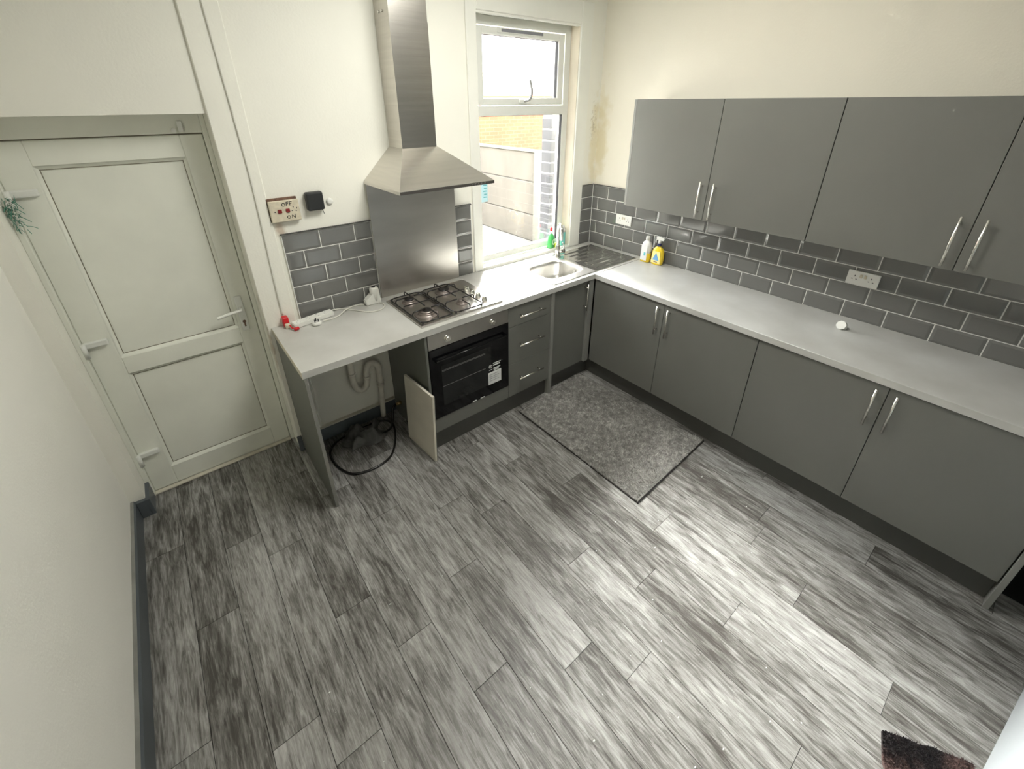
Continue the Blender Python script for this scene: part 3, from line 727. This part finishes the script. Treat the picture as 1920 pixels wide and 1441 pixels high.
# double sockets
def socket(y0, y1, z0, z1, label):
    c = thing('double_socket', (0-.012, (y0+y1)/2, z0), label, 'socket', 'double sockets on the tiled wall')
    MB().box(-.024, -.0125, y0, y1, z0, z1, .003, 2).build('face_plate', 'white', c)
    h = MB(); ym = (y0+y1)/2; zm = (z0+z1)/2
    for yc in (y0+.036, y1-.036):
        h.box(-.0246, -.0238, yc-.0022, yc+.0022, zm+.006, zm+.015)
        for d_ in (-.010, .010): h.box(-.0246, -.0238, yc+d_-.0035, yc+d_+.0035, zm-.010, zm-.006)
    h.build('pin_holes', 'marker', c)['kind'] = 'stuff'
    for d_ in (-.010, .010): MB().box(-.029, -.0238, ym+d_-.006, ym+d_+.006, zm+.004, zm+.024, .0015).build('rocker', 'white_old', c)
    return c
socket(-.457, -.300, 1.140, 1.224, 'white double socket on the tiles left of the bottles, near the corner')
socket(-2.135, -1.984, 1.120, 1.202, 'white double socket on the tiles under the right-hand wall cabinet')

# ================================================================== THINGS ON THE WORKTOP
ZW = .910
# bottles by the right wall: clear soap bottle and yellow trigger spray
bo = thing('soap_bottle', (-.075, -.672, ZW), 'clear bottle with white label half full of yellow liquid, left of the spray', 'bottle')
c0 = (-.075, -.672, ZW); rt = PI/2+.05
MB().lathe(c0, [(.036, 0), (.042, .004), (.042, .075), (.041, .078)], n=28, sy=.62, rot=rt, sq=2.6).build('liquid', 'yellow', bo)
MB().lathe(c0, [(.041, .0782), (.0415, .10), (.040, .135), (.032, .160), (.016, .172), (.013, .178)], n=28, sy=.62, rot=rt, sq=2.6).build('bottle_body', 'clear', bo)
MB().lathe(c0, [(.016, .1782), (.016, .205), (.014, .208)], n=20).build('cap', 'white', bo)
lbm = MB(); lbm.box(-.1025, -.1005, -.695, -.640, .925, 1.045, .0005); l_ = lbm.build('front_label', 'paper', bo)
MB().box(-.1035, -.1026, -.684, -.668, .965, .992).build('label_print', 'teal', l_)
sp_ = thing('spray_bottle', (-.062, -.772, ZW), 'yellow trigger spray bottle with blue triangle label on the right worktop', 'bottle')
c0 = (-.062, -.772, ZW)
MB().lathe(c0, [(.042, 0), (.047, .006), (.050, .05), (.048, .10), (.040, .125), (.020, .142), (.015, .148)], n=28, sy=.55, rot=rt, sq=2.8).build('bottle_body', 'yellow', sp_)
MB().lathe(c0, [(.016, .1482), (.0165, .168), (.014, .170)], n=20).build('collar', 'navy', sp_)
tr = MB().lathe(c0, [(.013, .1705), (.012, .195), (.011, .2)], n=16)
tr.prism([(-.070, -.805, 1.105), (-.070, -.745, 1.108), (-.070, -.742, 1.128), (-.070, -.775, 1.136), (-.070, -.812, 1.124)], (.016, 0, 0))
tr.tube([(-.062, -.748, 1.11), (-.062, -.738, 1.095), (-.062, -.742, 1.078)], .004, n=8)
tr.build('trigger_head', 'white', sp_)
lp = MB().prism([(-.0905, -.815, .925), (-.0905, -.732, .925), (-.0905, -.742, 1.02), (-.0905, -.805, 1.02)], (.0025, 0, 0)).build('front_label', 'yellowpale', sp_)
MB().prism([(-.0915, -.803, .948), (-.0915, -.744, .948), (-.0915, -.773, 1.01)], (.0008, 0, 0)).build('blue_triangle', 'blue', lp)
MB().box(-.0917, -.0908, -.790, -.758, .932, .938).build('label_print', 'brown', lp)

# bottles on the window sill
g1 = thing('washing_up_bottle', (-.455, .035, .931), 'green washing-up liquid bottle with red cap on the window sill', 'bottle')
c0 = (-.455, .035, .9312)
MB().lathe(c0, [(.036, 0), (.042, .005), (.042, .075), (.034, .10), (.018, .12), (.013, .128)], n=24, sy=.62, rot=.3, sq=2.4).build('bottle_body', 'greenliq', g1)
MB().lathe(c0, [(.013, .1282), (.014, .142), (.010, .150)], n=16).build('neck', 'clear', g1)
MB().lathe(c0, [(.013, .1502), (.013, .172), (.010, .176)], n=16).build('cap', 'red', g1)
rn = MB(); n = 24
dv = Vector((math.cos(.3), math.sin(.3), 0))
P0 = Vector((-.455, .035, .985))+Vector((math.sin(.3), -math.cos(.3), 0))*.0275
for i in range(n):
    q = []
    for (t, r_) in ((2*PI*i/n, .023), (2*PI*(i+1)/n, .023), (2*PI*(i+1)/n, .012), (2*PI*i/n, .012)): q.append(P0+dv*r_*math.cos(t)+Vector((0, 0, r_*1.15*math.sin(t))))
    rn.quad(q)
rn.build('ring_label', 'greenpale', g1)
g2 = thing('cleaner_bottle', (-.325, .030, .931), 'turquoise bottle with clear top behind the tap on the sill', 'bottle')
c0 = (-.325, .030, .9312)
MB().lathe(c0, [(.026, 0), (.029, .004), (.029, .115), (.028, .118)], n=24, sy=.7, sq=3).build('bottle_body', 'tealliq', g2)
MB().lathe(c0, [(.0275, .1182), (.027, .14), (.020, .150), (.019, .170), (.017, .172)], n=24, sy=.8, sq=2.4).build('cap', 'clear', g2)
tag(MB().lathe((-.405, .022, .9312), [(.020, 0), (.024, .004), (.024, .022), (.018, .032), (.008, .035)], n=22, sy=.8).build('lime_pot', 'limelab', None, (-.405, .022, .9312)), 'small lime-yellow pot between the two bottles on the sill', 'pot')

# white octagonal knob on the right worktop
oc = MB(); r_ = .026; ang = [PI/8+PI/4*i for i in range(8)]
ocd = Vector((-.86, .22, .46)).normalized(); u_ = ocd.cross(Vector((0, 0, 1))).normalized(); w_ = u_.cross(ocd)
cc_ = Vector((-.208, -2.075, ZW+.0245))
oc.prism([cc_+(u_*math.cos(a)+w_*math.sin(a))*r_ for a in ang], ocd*-.024)
tag(oc.build('octagonal_knob', 'white', None, (-.208, -2.075, ZW)), 'small white octagonal knob lying on the right worktop', 'knob')

# extension lead
ex = thing('extension_lead', (-2.5, -.08, ZW), 'white extension lead with long socket strip and upturned three-pin plug', 'extension lead')
A_ = Vector((-2.625, -.095, ZW)); B_ = Vector((-2.385, -.055, ZW)); d_ = (B_-A_).normalized(); n_ = Vector((-d_.y, d_.x, 0))*.0265
def obox(a, b, n, h, z=.0):
    mb = MB(); Z = Vector((0, 0, z)); mb.prism([a-n+Z, b-n+Z, b+n+Z, a+n+Z], (0, 0, h)); return mb
bxs = obox(A_, B_, n_, .030, .0003)
bmesh.ops.bevel(bxs.b, geom=bxs.b.edges[:], offset=.004, segments=2, affect='EDGES'); bxs.build('socket_strip', 'white', ex)
hl = MB()
for k in range(4):
    c = A_+d_*(.035+.055*k)+Vector((0, 0, .0305))
    hl.box(c.x-.002, c.x+.002, c.y+.006, c.y+.013, c.z-.001, c.z+.0005).box(c.x-.011, c.x-.007, c.y-.010, c.y-.006, c.z-.001, c.z+.0005).box(c.x+.007, c.x+.011, c.y-.010, c.y-.006, c.z-.001, c.z+.0005)
hl.build('pin_holes', 'ink', ex)['kind'] = 'stuff'
path = [Vector((x, y_, ZW+.0045)) for x, y_ in [(-2.38, -0.024), (-2.336, -0.012), (-2.294, -0.045), (-2.246, -0.114), (-2.198, -0.173), (-2.142, -0.189), (-2.093, -0.158), (-2.081, -0.116), (-2.092, -0.085), ]]
path[0].z = ZW+.015
MB().tube(path, .0038, n=8).build('cord', 'cord', ex)
path = [Vector((x, y_, ZW+.0045)) for x, y_ in [(-2.184, -0.050), (-2.215, -0.030), (-2.262, -0.031), (-2.311, -0.071), (-2.363, -0.106), (-2.413, -0.122), (-2.467, -0.132)]]
path[3].z += .008; path[-1].z = ZW+.012
MB().tube(path, .0038, n=8).build('cord', 'cord', ex)
pc = Vector((-2.505, -0.14, 0))
pg = MB().lathe((pc.x, pc.y, ZW+.0003), [(.020, 0), (.025, .004), (.026, .016), (.022, .022)], n=24, sy=.9, sq=2.6).build('plug', 'white', ex)
for (x0, x1, y0, y1, h) in ((-.012, -.007, -.010, -.004, .038), (.007, .012, -.010, -.004, .038), (-.003, .003, .006, .012, .042)): MB().box(pc.x+x0, pc.x+x1, pc.y+y0, pc.y+y1, ZW+.022, ZW+h).build('pin', 'blackplastic', pg)
# white moulded adaptor, upright against the tiles
wa = thing('white_adaptor', (-2.115, -.06, ZW), 'white wedge-shaped upright adaptor with dark hole on top, beside the hob', 'adaptor')
wm = MB(); 
wm.prism([(-2.175, -.078, ZW+.0005), (-2.075, -.078, ZW+.0005), (-2.082, -.070, ZW+.105), (-2.130, -.070, ZW+.062), (-2.178, -.076, ZW+.032)], (0, .045, 0))
bmesh.ops.bevel(wm.b, geom=wm.b.edges[:], offset=.004, segments=2, affect='EDGES'); wm.build('wedge', 'white', wa)
wm = MB().lathe((-2.108, -.050, ZW+.0005), [(.027, 0), (.027, .095), (.023, .106), (.018, .108)], n=28).build('barrel', 'white', wa)
MB().lathe((-2.108, -.050, ZW+.1087), [(.013, 0), (.013, .001)], n=20).build('top_hole', 'marker', wa)
# red tag and clip
rd = thing('red_isolator', (-2.645, -.045, ZW), 'bright red plastic cap and clip on the worktop corner below the cable', 'clip')
MB().box(-2.663, -2.632, -.062, -.020, ZW+.0005, ZW+.060, .004).build('red_cap', 'red', rd)
MB().box(-2.660, -2.635, -.0875, -.0625, ZW+.0005, ZW+.026, .003).build('pale_base', 'white_old', rd)
MB().cyl((-2.628, -.140, ZW+.0105), (-2.604, -.134, ZW+.0105), .0095, n=14).tube([(-2.638, -.09, ZW+.02), (-2.634, -.115, ZW+.012), (-2.622, -.136, ZW+.0105)], .004, n=8).build('red_stopper', 'red', rd)

# ================================================================== UNDER THE COUNTER
pp = thing('waste_pipe', (-2.27, -.05, .05), 'off-white plastic P-trap waste pipe on the wall under the counter', 'pipe')
y = -.052; r_ = .021
MB().tube([(-2.342, y, .871), (-2.342, y, .60), (-2.342, y, .44), (-2.335, y, .35), (-2.300, y, .305), (-2.262, y, .318), (-2.248, y, .37), (-2.247, y, .40)], r_, n=16).build('trap_bend', 'pipe', pp)
MB().tube([(-2.247, y, .385), (-2.245, y, .43), (-2.225, y, .475), (-2.190, y, .482), (-2.162, y, .45), (-2.158, y, .40), (-2.160, y, .31)], r_, n=16).build('upper_bend', 'pipe', pp)
MB().tube([(-2.160, y, .325), (-2.163, y, .22), (-2.172, y, .10), (-2.176, y, .02)], .0185, n=16, smooth=False).build('down_pipe', 'pipe', pp)
for (x, z) in ((-2.342, .45), (-2.247, .392), (-2.159, .315), (-2.161, .285)): MB().cyl((x, y, z-.008), (x, y, z+.008), .0255, n=20).build('collar', 'pipe', pp)
# loop of black hose, brass valve, rag
hs = [(-2.615, -.256), (-2.60, -.36), (-2.55, -.45), (-2.44, -.485), (-2.33, -.465), (-2.26, -.40), (-2.20, -.29), (-2.16, -.17), (-2.20, -.09), (-2.36, -.06), (-2.52, -.09), (-2.60, -.16)]
tag(MB().tube([(a, b_, .0085) for a, b_ in hs], .007, n=10, closed=True).build('hose_loop', 'hose', None, (-2.4, -.27, .001)), 'loop of shiny black hose on the floor under the counter', 'hose')
bv = thing('brass_valve', (-2.075, -.14, .12), 'small brass valve on a black hose under the counter', 'valve')
MB().cyl((-2.0615, -.13, .13), (-2.09, -.13, .13), .013, n=6).cyl((-2.09, -.13, .13), (-2.10, -.13, .13), .009, n=16).build('valve_body', 'brass', bv)
MB().tube([(-2.10, -.13, .13), (-2.13, -.14, .12), (-2.15, -.16, .06), (-2.19, -.20, .012), (-2.28, -.22, .010)], .008, n=10).build('black_hose', 'hose', bv)
rb = MB(); nx, ny = 26, 22; vs = []; rg = random.Random(5)
for i in range(nx+1):
    row = []
    for j in range(ny+1):
        u, v_ = i/nx, j/ny; x = -2.50+.26*u+.02*math.sin(9*v_); y_ = -.26+.20*v_+.02*math.sin(7*u)
        ed = min(u, 1-u, v_, 1-v_); z = .004+min(1, ed*5)*(.05+.03*math.sin(11*u+5*v_)+.022*math.sin(17*v_-6*u)+.012*math.sin(31*u))
        row.append(rb.b.verts.new((x, y_, max(.003, z))))
    vs.append(row)
for i in range(nx):
    for j in range(ny):
        f = rb.b.faces.new([vs[i][j], vs[i+1][j], vs[i+1][j+1], vs[i][j+1]]); f.smooth = True
tag(rb.build('floor_cloth', 'rag', None, (-2.4, -.15, .001)), 'crumpled dark grey cloth inside the hose loop under the counter', 'cloth')
# loose cream board leaning on the oven housing
lbt = thing('loose_board', (-2.09, -.5, 0), 'loose cream-backed board leaning against the oven side panel', 'board')
def lean(d0, d1):
    return [(-2.108-d0, -.352, .001), (-2.085-d0, -.672, .001), (-2.0725-d0, -.690, .512), (-2.0725-d0-.02, -.365, .512)]
q = lean(.0, 0)
MB().prism([Vector(p)+Vector((-.004, 0, 0)) for p in q], (-.0135, 0, 0)).build('cream_face', 'cream_board', lbt)
MB().prism([Vector(p)+Vector((-.0002, 0, 0)) for p in q], (-.0036, 0, 0)).build('grey_face', 'cab', lbt)

# ================================================================== RUG
rgx = thing('rug', (-1.0, -1.13, 0), 'grey shaggy rug on the floor in front of the corner cabinets', 'rug')
cor = [Vector((-.655, -.560, 0)), Vector((-1.362, -.632, 0)), Vector((-1.358, -1.684, 0)), Vector((-.592, -1.652, 0))]
def rp(u, v): 
    a = cor[0].lerp(cor[1], u); b_ = cor[3].lerp(cor[2], u); return a.lerp(b_, v)
MB().prism([rp(-.006, -.004)+Vector((0, 0, .0005)), rp(1.006, -.004)+Vector((0, 0, .0005)), rp(1.006, 1.004)+Vector((0, 0, .0005)), rp(-.006, 1.004)+Vector((0, 0, .0005))], (0, 0, .006)).build('backing', 'matbase', rgx)
rg = random.Random(11); vv = []; ff = []
for k in range(42000):
    u, v_ = rg.uniform(.004, .996), rg.uniform(.004, .996); p = rp(u, v_); a = rg.uniform(0, 2*PI); w = .003
    hgt = rg.uniform(.006, .016); ln = rg.uniform(.008, .022); la = 1.1+1.3*math.sin(5.1*u+3*v_)+rg.gauss(0, .6)
    t_ = Vector((math.cos(la)*ln, math.sin(la)*ln, hgt)); s_ = Vector((math.cos(a)*w, math.sin(a)*w, 0)); i0 = len(vv)
    b0 = p+Vector((0, 0, .006))
    vv += [b0-s_, b0+s_, b0+t_+s_*.5]; ff.append((i0, i0+1, i0+2))
me = bpy.data.meshes.new('pile'); me.from_pydata([tuple(v-Vector((-1.0, -1.13, 0))) for v in vv], [], ff); me.materials.append(M['rug'])
o = bpy.data.objects.new('pile', me); COL.objects.link(o); o.parent = rgx; o['kind'] = 'stuff'
pb = MB(); q = [rp(.003, .003), rp(.997, .003), rp(.997, .997), rp(.003, .997)]
pb.prism([p+Vector((0, 0, .0065)) for p in q], (0, 0, .004)).build('pile_base', mat('rug_pile_base', (.20, .195, .18), .95), rgx)

# brown and black mat in the doorway corner
dmx = thing('doormat', (-1.45, -3.0, 0), 'corner of a brown and black furry mat by the doorway', 'mat')
pts = [(-1.506, -2.861), (-1.492, -2.885), (-1.465, -2.925), (-1.452, -2.955), (-1.425, -2.985), (-1.405, -3.03), (-1.385, -3.06), (-1.372, -3.085), (-1.40, -3.095), (-1.75, -3.05), (-1.72, -2.95), (-1.60, -2.885)]
MB().prism([(x, y_, .001) for x, y_ in pts], (0, 0, .012)).build('mat_body', 'doormat', dmx)
rg = random.Random(2); vv = []; ff = []
def inside(x, y):
    c = False; n = len(pts)
    for i in range(n):
        (x1, y1), (x2, y2) = pts[i], pts[i-1]
        if (y1 > y) != (y2 > y) and x < (x2-x1)*(y-y1)/(y2-y1)+x1: c = not c
    return c
for k in range(14000):
    x, y_ = rg.uniform(-1.76, -1.37), rg.uniform(-3.10, -2.86)
    if not inside(x, y_): continue
    a = rg.uniform(0, 6.28); s_ = Vector((math.cos(a), math.sin(a), 0))*.0015; p = Vector((x+1.45, y_+3.0, .013)); i0 = len(vv)
    vv += [p-s_, p+s_, p+Vector((rg.gauss(0, .004), rg.gauss(0, .004), rg.uniform(.005, .010)))]; ff.append((i0, i0+1, i0+2))
me = bpy.data.meshes.new('fur'); me.from_pydata([tuple(v) for v in vv], [], ff); me.materials.append(M['doormat'])
o = bpy.data.objects.new('fur', me); COL.objects.link(o); o.parent = dmx; o['kind'] = 'stuff'

# crumbs on the floor
cr = MB(); rg = random.Random(21)
for k in range(70):
    x, y_ = rg.uniform(-3.2, -.8), rg.uniform(-2.7, -1.2); s_ = rg.uniform(.0015, .0035)
    if x > -1.5 and y_ > -1.8: continue
    cr.box(x, x+s_*2, y_, y_+s_, .0002, s_*.7)
o = tag(cr.build('floor_crumbs', 'paper'), 'scattered pale crumbs on the vinyl floor', 'crumbs'); o['kind'] = 'stuff'

# ================================================================== OUTSIDE
GZ = .60
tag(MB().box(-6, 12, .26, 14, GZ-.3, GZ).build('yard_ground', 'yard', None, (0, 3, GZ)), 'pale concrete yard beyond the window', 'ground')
fn = thing('concrete_fence', (.3, 2.5, GZ), 'stained concrete panel fence outside the window', 'fence')
for z0, z1 in ((.603, .905), (.911, 1.272), (1.278, 1.585)):
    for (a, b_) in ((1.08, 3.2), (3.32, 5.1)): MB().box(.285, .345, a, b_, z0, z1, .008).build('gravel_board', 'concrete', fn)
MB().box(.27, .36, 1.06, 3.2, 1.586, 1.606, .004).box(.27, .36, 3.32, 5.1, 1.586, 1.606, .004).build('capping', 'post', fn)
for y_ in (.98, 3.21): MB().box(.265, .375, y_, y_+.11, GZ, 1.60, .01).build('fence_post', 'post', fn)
# unseen storey block and side wall, added to keep sky light off the yard
tag(MB().box(-5.5, 1.5, -5, .24, 3.15, 6.4).build('storey_sky_block', 'rendermat', None, (-2, -2, 3.15)), 'unseen block above the kitchen ceiling, added to cut sky light on the yard', 'house')
tag(MB().box(-4.6, -4.3, .26, 9, GZ, 6.2).build('yard_shade_wall', 'greybrick', None, (-4.4, 4, GZ)), 'unseen tall grey wall beside the yard, added to shade the fence', 'wall')
# grey brick return beside the window
gp = thing('grey_brick_pier', (-.1, .36, GZ), 'column of grey bricks with pale mortar just outside the window', 'wall')
MB().box(-.236, .05, .304, .416, GZ, 2.03).build('mortar_core', 'mortar', gp)
k = 0; z = GZ+.004
bm_ = None
while z < 1.96:
    if bm_ is None:
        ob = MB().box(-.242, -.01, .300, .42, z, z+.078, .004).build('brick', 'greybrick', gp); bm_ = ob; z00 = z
    else:
        ob = bm_.copy(); COL.objects.link(ob); ob.parent = gp; ob.location = (0, 0, z-z00)
    z += .0905
# orange brick wall and pinkish pier beyond
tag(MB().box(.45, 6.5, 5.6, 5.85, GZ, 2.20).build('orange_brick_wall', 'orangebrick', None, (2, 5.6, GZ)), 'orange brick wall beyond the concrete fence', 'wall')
tag(MB().box(-3.5, .44, 5.2, 5.45, GZ, 2.24).build('pink_brick_wall', 'pinkbrick', None, (-1, 5.2, GZ)), 'pinkish brick wall at the left behind the fence', 'wall')
tag(MB().box(.42, .50, 5.12, 5.19, GZ, 2.6, .004).build('cream_post', 'post', None, (.46, 5.15, GZ)), 'cream upright post between the two brick walls outside', 'post')
# far house and bare shrubs above the wall, nearly lost in the bright sky
fh = thing('far_house', (-1, 18, GZ), 'faint far brick house with sloping roof seen through the top pane', 'house')
MB().box(-4.5, 4.2, 18, 22, GZ, 3.2).build('house_wall', 'pinkbrick', fh)
MB().prism([(-5, 17.8, 3.2), (4.8, 17.8, 3.2), (3.2, 19.5, 4.1), (-5, 19.5, 4.5)], (0, .1, .02)).build('house_roof', 'roof', fh)
def shrub(x, y_, h, name, label, seed, n=46):
    rg = random.Random(seed); mb = MB()
    for k in range(n):
        p = Vector((x+rg.gauss(0, .25), y_+rg.gauss(0, .2), GZ)); q = p+Vector((rg.gauss(0, .35), rg.gauss(0, .3), h*rg.uniform(.6, 1)))
        mb.tube([p, (p+q)/2+Vector((rg.gauss(0, .08), 0, 0)), q], .008, n=4)
        for t in range(3):
            a = p.lerp(q, rg.uniform(.5, .95)); mb.tube([a, a+Vector((rg.gauss(0, .2), rg.gauss(0, .2), rg.uniform(.05, .3)))], .004, n=4, smooth=False)
    return tag(mb.build(name, 'twig', None, (x, y_, GZ)), label, 'shrub')
shrub(5.6, 7.4, 2.6, 'bare_shrub', 'bare twiggy shrub beyond the walls, right side of the top pane', 4)
